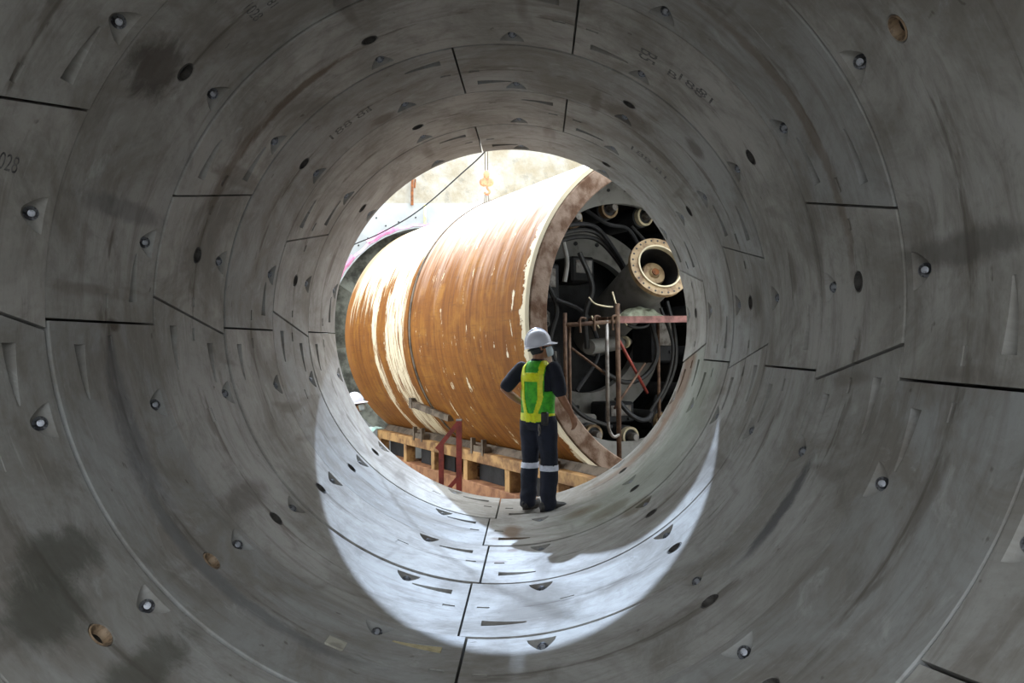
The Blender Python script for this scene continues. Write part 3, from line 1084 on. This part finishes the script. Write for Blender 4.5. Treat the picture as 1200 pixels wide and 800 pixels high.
so_ = sbuild(sheet, 'draped_sheet', M_TEAL, shr)
so_.modifiers.new('solid', 'SOLIDIFY').thickness = .006

# ------------------------------------------------------------------ red handrail outside the mouth
hr = empty('red_handrail', (-.72, 9.1, GZ))
tag(hr, 'small red steel handrail frame standing before the cradle', 'handrail')
def hb_(name, p, q, w=.05):
    o = MB().beam(Vector(p) - Vector((-.72, 9.1, GZ)), Vector(q) - Vector((-.72, 9.1, GZ)), w, w, (0, 1, 0)).build(name, M_REDLEAD, hr)
    return o
hb_('post', (-.605, 9.1, GZ), (-.605, 9.1, -1.09), .062)
hb_('post', (-.81, 9.1, GZ), (-.81, 9.1, -1.37), .055)
hb_('top_rail', (-.60, 9.1, -1.10), (-.86, 9.1, -1.42), .05)
hb_('brace', (-.61, 9.1, -1.74), (-.86, 9.1, -2.02), .045)
MB().box((.115, 0, -1.085 - GZ), (.066, .066, .018)).build('post_cap', M_STEEL, hr)

# ------------------------------------------------------------------ cable and chain hoist
M_CABLE = simple('black_cable', srgb(44, 44, 46), .6)
cb_ = MB().tube(spline([(-2.6, 11.0, 1.02), (-2.23, 11.0, 1.193), (-1.946, 10.9, 1.285), (-1.555, 10.7, 1.441), (-1.292, 10.5, 1.557), (-1.038, 10.3, 1.70),
                        (-.674, 10.0, 1.934), (-.351, 9.7, 2.14), (.1, 9.3, 2.55)], 6), .009, 8).build('power_cable', M_CABLE)
tag(cb_, 'thin black cable hanging across the opening above the shield', 'cable')
M_ORANGE = simple('orange_hook_paint', srgb(226, 140, 104), .5, 0, srgb(196, 96, 70), 9)
M_ROPE = simple('grey_wire_rope', srgb(96, 84, 76), .6, .4)
hx, hy = -.613, 14.0
hk = empty('hoist_block', (hx, hy, 2.2))
tag(hk, 'orange hoist hook block hanging on two wire ropes above the shield', 'hoist hook')
def hp(mb, name, mat):
    o = mb.build(name, mat, hk); o.location = (-hx, -hy, -2.2); return o
hp(MB().cyl((hx - .025, hy, 2.80), (hx - .03, hy, 7.0), .007, n=8), 'wire_rope', M_ROPE)
hp(MB().cyl((hx + .02, hy, 2.80), (hx + .03, hy, 7.0), .007, n=8), 'wire_rope', M_ROPE)
bl_ = MB()
bl_.lathe([(0, 2.86), (.03, 2.85), (.055, 2.80), (.05, 2.74), (.03, 2.70), (0, 2.70)], (hx, hy, 0), (0, 0, 1), n=20)
hp(bl_, 'swivel', M_ORANGE)
for sx in (-.045, .05):
    hp(MB().lathe([(0, -.035), (.06, -.035), (.078, -.02), (.078, .02), (.06, .035), (0, .035)], (hx + sx, hy, 2.645), (0.3 if sx > 0 else -.3, 1, 0), n=24), 'sheave', M_ORANGE)
hp(MB().tube(spline([(hx, hy, 2.60), (hx + .02, hy, 2.53), (hx + .06, hy, 2.48), (hx + .02, hy, 2.43), (hx - .04, hy, 2.46)], 6), [.02] * 25, 10), 'hook', M_ORANGE)
for dx in (-.04, .0, .05):
    hp(MB().cyl((hx + dx * .6, hy, 2.46), (hx + dx, hy, 2.17), .008, n=6), 'sling_leg', M_ROPE)

# ------------------------------------------------------------------ people
def ell_loft(mb, secs, n=16):
    """secs: (centre, half width x, half depth y[, direction, side]) lofted, ends closed with a point"""
    v = []
    for c, rx, ry, *rest in secs:
        c = Vector(c)
        a = Vector(rest[0]) if rest else Vector((1, 0, 0))
        b = Vector(rest[1]) if len(rest) > 1 else Vector((0, 1, 0))
        v += [c + a * rx * math.cos(2 * PI * k / n) + b * ry * math.sin(2 * PI * k / n) for k in range(n)]
    m = len(secs)
    f = [(j * n + k, j * n + (k + 1) % n, (j + 1) * n + (k + 1) % n, (j + 1) * n + k) for j in range(m - 1) for k in range(n)]
    f += [tuple(range(n - 1, -1, -1)), tuple(range((m - 1) * n, m * n))]
    mb.add(v, f, True)


def limb(mb, pts, rs, n=12):
    """tapered round limb with rounded ends"""
    P_ = [Vector(p) for p in pts]
    d0 = (P_[0] - P_[1]).normalized(); d1 = (P_[-1] - P_[-2]).normalized()
    path = [P_[0] + d0 * rs[0] * .95, P_[0] + d0 * rs[0] * .6] + P_ + [P_[-1] + d1 * rs[-1] * .6, P_[-1] + d1 * rs[-1] * .95]
    rr = [rs[0] * .3, rs[0] * .8] + list(rs) + [rs[-1] * .8, rs[-1] * .3]
    mb.tube(path, rr, n)


def blob(mb, name, mat, parent, voxel=.012, smooth=4, sfac=.5):
    """fuse the overlapping shapes into one continuous skin"""
    me = mb.mesh('tmp')
    o = bpy.data.objects.new('tmp', me)
    r = o.modifiers.new('r', 'REMESH'); r.mode = 'VOXEL'; r.voxel_size = voxel
    s = o.modifiers.new('s', 'SMOOTH'); s.iterations = smooth; s.factor = sfac
    m2 = eval_mesh(o)
    m2.name = name
    m2.materials.clear()
    m2.materials.append(mat)
    for p in m2.polygons: p.use_smooth = True
    return link(bpy.data.objects.new(name, m2), parent)


def patch(src, name, mat, parent, test, lift=.004):
    """a band of cloth lying on src wherever test(co, normal) holds"""
    bm = bmesh.new(); bm.from_mesh(src.data)
    bm.normal_update()
    dele = [f for f in bm.faces if not test(f.calc_center_median(), f.normal)]
    bmesh.ops.delete(bm, geom=dele, context='FACES')
    if not bm.faces:
        bm.free(); return None
    for v in bm.verts: v.co += v.normal * lift
    me = bpy.data.meshes.new(name)
    bm.to_mesh(me); bm.free()
    me.materials.clear(); me.materials.append(mat)
    o = link(bpy.data.objects.new(name, me), parent)
    sd = o.modifiers.new('solid', 'SOLIDIFY'); sd.thickness = .004; sd.offset = 0
    return o


def hand_into(mb, wrist, d, palm_n, s=1.0, curl=.5):
    """palm and five separate bent fingers"""
    d = Vector(d).normalized(); pn = Vector(palm_n); pn = (pn - d * pn.dot(d)).normalized()
    sd = d.cross(pn).normalized()
    w = Vector(wrist)
    for k in (-.028, -.01, .01, .028):
        limb(mb, [w + sd * k * .7 * s, w + d * .085 * s + sd * k * s], [.017 * s, .0145 * s], 8)
    for k, L in ((-.033, .060), (-.011, .074), (.011, .080), (.033, .070)):
        p0 = w + d * .085 * s + sd * k * s
        p1 = p0 + (d + pn * curl * .5).normalized() * L * .5 * s
        p2 = p1 + (d + pn * curl * 1.7).normalized() * L * .55 * s
        limb(mb, [p0, p1, p2], [.0105 * s, .0098 * s, .0085 * s], 8)
    t0 = w + d * .025 * s + sd * .026 * s
    t1 = t0 + (d * .6 + sd * .8 + pn * .3).normalized() * .045 * s
    t2 = t1 + (d * .9 + sd * .25 + pn * .3).normalized() * .038 * s
    limb(mb, [t0, t1, t2], [.0145 * s, .0115 * s, .0095 * s], 8)


M_SKIN = simple('skin', srgb(158, 112, 84), .55, 0, srgb(146, 100, 74), 9)
M_HAIR = simple('dark_hair', srgb(24, 22, 24), .6)
M_NAVY = simple('navy_work_cloth', srgb(28, 32, 48), .85, 0, srgb(20, 23, 36), 12, bump=.3)
M_NAVYSH = simple('navy_shirt_cloth', srgb(24, 27, 42), .85, 0, srgb(18, 20, 32), 12, bump=.3)
M_GREEN = simple('green_mesh_vest', srgb(84, 196, 44), .7, 0, srgb(48, 146, 30), 14, .3, .7)
M_YEL = simple('fluorescent_yellow_tape', srgb(232, 240, 22), .45, 0, srgb(214, 216, 10), 24)
M_SILV = simple('silver_reflective_tape', srgb(222, 224, 238), .35, 0, srgb(200, 202, 216), 20)
M_HELM = simple('white_helmet_plastic', srgb(226, 226, 236), .28, 0, srgb(214, 214, 226), 5)
M_BOOT = simple('black_boot_leather', srgb(28, 27, 28), .5, 0, srgb(52, 48, 46), 12)
M_SOLE = simple('boot_sole', srgb(50, 44, 40), .8)
M_MASK = simple('pale_blue_mask', srgb(196, 208, 214), .7)


def make_person(label, loc, yaw, head_yaw, full=True, zscale=1.0):
    root = empty('person', loc, yaw)
    tag(root, label, 'person')
    # joints, facing +Y, x to the person's right
    shL, shR = Vector((-.185, 0, 1.385)), Vector((.185, 0, 1.385))
    if full:
        elL, wrL = Vector((-.335, -.10, 1.165)), Vector((-.205, .085, 1.005))
        elR, wrR = Vector((.275, -.01, 1.115)), Vector((.300, .150, .925))
    else:
        elL, wrL = Vector((-.25, -.02, 1.1)), Vector((-.25, .08, .86))
        elR, wrR = Vector((.25, -.02, 1.1)), Vector((.25, .08, .86))
    hipL, hipR = Vector((-.092, 0, .88)), Vector((.098, 0, .88))
    knL, knR = Vector((-.105, .025, .475)), Vector((.112, .03, .475))
    anL, anR = Vector((-.105, -.015, .085)), Vector((.125, -.01, .085))
    hc = Vector((0, .03, 1.595))                      # head centre
    HR = Matrix.Rotation(head_yaw, 3, 'Z') @ Matrix.Rotation(R_(13), 3, 'X')
    H = lambda x, y, z: hc + HR @ Vector((x, y, z))
    ex, ey = HR @ Vector((1, 0, 0)), HR @ Vector((0, 1, 0))
    # body: one continuous skin
    b = MB()
    ell_loft(b, [((0, 0, .80), .13, .09), ((0, 0, .90), .160, .105), ((0, .005, 1.03), .138, .092), ((0, .005, 1.2), .158, .105), ((0, 0, 1.34), .170, .10), ((0, 0, 1.41), .10, .07), ((0, 0, 1.44), .05, .045)])
    limb(b, [(0, -.005, 1.38), (0, .005, 1.45), hc + Vector((0, -.01, -.07))], [.066, .058, .060])
    ell_loft(b, [(H(0, .03, -.125), .030, .030, ex, ey), (H(0, .03, -.11), .046, .055, ex, ey), (H(0, .015, -.07), .062, .082, ex, ey), (H(0, 0, -.02), .074, .096, ex, ey), (H(0, -.005, .04), .078, .100, ex, ey), (H(0, -.005, .09), .066, .084, ex, ey), (H(0, -.005, .115), .03, .04, ex, ey)])
    limb(b, [H(0, .096, .012), H(0, .113, -.022)], [.010, .014], 8)          # nose
    limb(b, [H(-.024, .092, -.062), H(.024, .092, -.062)], [.008, .008], 8)   # lips
    for sx in (-1, 1):
        limb(b, [H(.077 * sx, -.012, -.03), H(.086 * sx, -.022, .015)], [.010, .014], 8)   # ears
    for sh_, el, wr in ((shL, elL, wrL), (shR, elR, wrR)):
        limb(b, [sh_, sh_.lerp(el, .5), el, el.lerp(wr, .35), wr], [.058, .048, .040, .041, .028])
    for h, k, a in ((hipL, knL, anL), (hipR, knR, anR)):
        limb(b, [h, h.lerp(k, .5), k, k.lerp(a, .35), a], [.088, .074, .054, .055, .038])
        limb(b, [a, a + Vector((0, .14, -.04))], [.04, .034])
    hand_into(b, wrR, (.10, .35, -.9), (-1, .1, 0), 1.0, .6)
    if full: hand_into(b, wrL, (.55, .72, -.30), (.4, -.6, -.3), 1.0, .5)
    else: hand_into(b, wrL, (-.05, .3, -.95), (1, .1, 0), 1.0, .5)
    body = blob(b, 'body', M_SKIN, root, .0075, 2, .4)
    for sx in (-1, 1):
        e = MB(); e.lathe([(0, -.010), (.007, -.007), (.010, 0), (.007, .007), (0, .010)], H(.032 * sx, .087, .012), ey, n=12)
        e.build('eye', M_HAIR, root)
    hr_ = MB()
    ell_loft(hr_, [(H(0, -.035, -.09), .055, .045, ex, ey), (H(0, -.022, -.05), .074, .075, ex, ey), (H(0, -.012, .02), .083, .100, ex, ey), (H(0, -.01, .09), .075, .094, ex, ey), (H(0, -.01, .122), .03, .04, ex, ey)])
    blob(hr_, 'hair', M_HAIR, root, .009, 3)
    # trousers
    t = MB()
    ell_loft(t, [((0, -.01, .78), .12, .09), ((0, -.005, .86), .172, .122), ((0, 0, .93), .170, .118), ((0, 0, 1.00), .158, .108)])
    for h, k, a in ((hipL, knL, anL), (hipR, knR, anR)):
        a2 = a + Vector((0, .0, -.02))
        limb(t, [h + Vector((0, 0, -.02)), h.lerp(k, .5), k, k.lerp(a2, .4), k.lerp(a2, .8), a2], [.112, .100, .084, .086, .082, .080], 14)
        for q, rr in ((.86, .010), (.93, .008)):
            pass
    tr = blob(t, 'trousers', M_NAVY, root, .011, 4)
    # creases
    nl = [v.normal.copy() for v in tr.data.vertices]
    for v, vn in zip(tr.data.vertices, nl):
        c = v.co
        n_ = mnoise.noise((c.x * 9, c.y * 9, c.z * 7)) * .012 + .006 * math.sin(c.z * 52 + 4 * mnoise.noise((c.x * 6, c.y * 6, c.z * 3))) * max(0, 1 - c.z / .35)
        v.co = c + vn * n_
    patch(tr, 'reflective_band', M_SILV, tr, lambda c, n: abs(c.z - (.415 if c.x > 0 else .43)) < .026)
    # shirt with short sleeves
    s = MB()
    ell_loft(s, [((0, 0, .92), .158, .108), ((0, .003, 1.03), .160, .112), ((0, .005, 1.18), .178, .122), ((0, 0, 1.32), .188, .118), ((0, -.004, 1.40), .150, .092), ((0, -.002, 1.445), .078, .072), ((0, .004, 1.475), .064, .064)])
    for sh_, el, wr in ((shL, elL, wrL), (shR, elR, wrR)):
        limb(s, [sh_ + Vector((0, 0, -.005)), sh_.lerp(el, .5), sh_.lerp(el, .80)], [.072, .075, .073], 14)
    st = blob(s, 'shirt', M_NAVYSH, root, .011, 4)
    nl = [v.normal.copy() for v in st.data.vertices]
    for v, vn in zip(st.data.vertices, nl):
        v.co += vn * mnoise.noise((v.co.x * 10, v.co.y * 10, v.co.z * 8)) * .008
    # safety vest: sleeveless layer over the shirt
    vm = MB()
    ell_loft(vm, [((0, 0, .865), .176, .128), ((0, .0, .93), .174, .128), ((0, .003, 1.05), .174, .128), ((0, .005, 1.18), .186, .134), ((0, 0, 1.31), .180, .130), ((0, -.006, 1.39), .148, .106), ((0, -.006, 1.43), .105, .088), ((0, -.004, 1.45), .085, .076)], 24)
    ve = blob(vm, 'safety_vest', M_GREEN, root, .0085, 3)
    dele = lambda f: (f.calc_center_median().z > 1.452 or (f.calc_center_median().z > 1.16 and abs(f.calc_center_median().x) > .132 - .10 * max(0, f.calc_center_median().z - 1.36) and True)
                      or (f.calc_center_median().y > .06 and abs(f.calc_center_median().x) < .02) or f.calc_center_median().z < .866)
    bm = bmesh.new(); bm.from_mesh(ve.data)
    bmesh.ops.delete(bm, geom=[f for f in bm.faces if dele(f)], context='FACES')
    bm.to_mesh(ve.data); bm.free()
    sd = ve.modifiers.new('solid', 'SOLIDIFY'); sd.thickness = .006; sd.offset = 0

    def stripe(c, n):
        x, y, z = c
        if z < .945 and z > .872: return True                            # waist band
        if y < .02:
            if 1.255 < z < 1.335 and abs(x) < .118: return True            # band across the back
            if z <= 1.26: 
                xc = .098 - .030 * max(0, (1.10 - z)) / .17 * 1.6 if z < 1.10 else .098
                return abs(abs(x) - xc) < .023
            return abs(abs(x) - .100) < .024                             # over the shoulders
        return abs(abs(x) - .100) < .024
    patch(ve, 'yellow_tape', M_YEL, ve, stripe, .006)
    # belt pouch and radio
    if full:
        MB().box((.135, -.085, .90), (.075, .05, .13), bev=.012).build('belt_pouch', M_BOOT, root)
        kk = MB()
        kk.tube(spline([(.10, -.135, .85), (.10, -.14, .80), (.11, -.138, .77), (.10, -.136, .74)], 4), .006, 6)
        kk.tube(spline([(.105, -.135, .85), (.12, -.14, .81), (.118, -.138, .76)], 4), .005, 6)
        kk.build('key_chain', M_STEEL, root)
    # boots
    for a, tv in ((anL, (-.05 if full else 0, 1, 0)), (anR, (.55 if full else .1, 1, 0))):
        d = Vector(tv).normalized()
        sdv = Vector((d.y, -d.x, 0))
        bo = MB()
        limb(bo, [a + Vector((0, 0, .08)), a], [.058, .060], 14)
        A = Vector((a.x, a.y, 0))
        ell_loft(bo, [(A - d * .085 + Vector((0, 0, .05)), .030, .036, sdv, Vector((0, 0, 1))), (A - d * .06 + Vector((0, 0, .055)), .042, .048, sdv, Vector((0, 0, 1))),
                      (A + d * .03 + Vector((0, 0, .055)), .046, .050, sdv, Vector((0, 0, 1))), (A + d * .12 + Vector((0, 0, .045)), .050, .040, sdv, Vector((0, 0, 1))),
                      (A + d * .18 + Vector((0, 0, .040)), .044, .036, sdv, Vector((0, 0, 1))), (A + d * .205 + Vector((0, 0, .038)), .022, .024, sdv, Vector((0, 0, 1)))])
        bt = blob(bo, 'boot', M_BOOT, root, .0085, 3)
        sl_ = MB()
        ang = math.atan2(d.y, d.x) - PI / 2
        M3 = Matrix.Rotation(ang, 3, 'Z')
        out = []
        for i in range(24):
            t_ = 2 * PI * i / 24
            out.append((.050 * math.cos(t_) * (1 if math.sin(t_) > 0 else .88), .062 + .150 * math.sin(t_)))
        vb_ = [A + M3 @ Vector((x, y, 0.0)) for x, y in out] + [A + M3 @ Vector((x, y, .022)) for x, y in out]
        sl_.add(vb_, [tuple(range(23, -1, -1)), tuple(range(24, 48))] + [(i, (i + 1) % 24, 24 + (i + 1) % 24, 24 + i) for i in range(24)])
        sl_.build('sole', M_SOLE, bt)
    # hard hat
    hm = MB()
    hz = .012
    secs = []
    for z, rx, ry in ((0, .112, .134), (.025, .113, .135), (.065, .108, .129), (.10, .096, .114), (.130, .074, .088), (.150, .046, .056), (.160, .014, .018)):
        secs.append((H(0, -.008, hz + z), rx, ry, ex, ey))
    ell_loft(hm, secs, 32)
    helm = hm.build('hard_hat', M_HELM, root)
    rd = MB()
    rd.tube([H(0, -.008 - .132 * math.cos(t_), hz + .160 * math.sin(t_) + .002) for t_ in [R_(12 + 156 * i / 16) for i in range(17)]], .012, 8)
    rd.build('crown_ridge', M_HELM, helm)
    rim = MB()
    vv_, ff_ = [], []
    n = 40
    for i in range(n):
        t_ = 2 * PI * i / n
        fw = max(0, math.sin(t_))
        ext = .010 + .050 * fw ** 2.2
        drop = -.004 - .020 * fw ** 2
        for k_, (e_, z_) in enumerate(((-.006, .012), (-.006, -.004), (ext, drop - .004), (ext, drop + .004))):
            vv_.append(H((.112 + e_ * (.8 if fw else 1)) * math.cos(t_), -.008 + (.134 + e_) * math.sin(t_), hz + z_))
    for i in range(n):
        j = (i + 1) % n
        for k_ in range(4):
            ff_.append((i * 4 + k_, j * 4 + k_, j * 4 + (k_ + 1) % 4, i * 4 + (k_ + 1) % 4))
    rim.add(vv_, ff_, True)
    rim.build('brim', M_HELM, helm)
    sp = MB()
    sp.tube([H(.080 * math.cos(t_), -.01 + .100 * math.sin(t_) - .01, hz - .03) for t_ in [2 * PI * i / 24 for i in range(25)]], .008, 6)
    sp.build('headband', M_DKGREY, helm)
    # mask
    mk = MB()
    vv_, ff_ = [], []
    for j in range(7):
        for i in range(11):
            x = -1 + 2 * i / 10
            z = -.020 - .095 * j / 6
            fx = .068 * math.sin(x * 1.35)
            fy = .015 + .103 * math.cos(x * 1.35) + .014 * (1 - abs(x)) * math.sin(PI * j / 6)
            vv_.append(H(fx, fy, z))
    for j in range(6):
        for i in range(10):
            q = j * 11 + i
            ff_.append((q, q + 1, q + 12, q + 11))
    mk.add(vv_, ff_, True)
    mo = mk.build('face_mask', M_MASK, root)
    mo.modifiers.new('solid', 'SOLIDIFY').thickness = .003
    return root


foot = Vector((.30, 7.76, 0))
foot.z = -SQ * math.sqrt(RT ** 2 - .30 ** 2) + .006
p1 = make_person('worker in white helmet and green vest with yellow tape standing at tunnel mouth', foot, R_(-33), R_(-38))
p2 = make_person('worker mostly hidden behind the tunnel edge, only the white helmet showing', (-2.50, 12.0, GZ + .03), R_(-60), R_(-25), full=False)

bpy.data.scenes.remove(TMP)
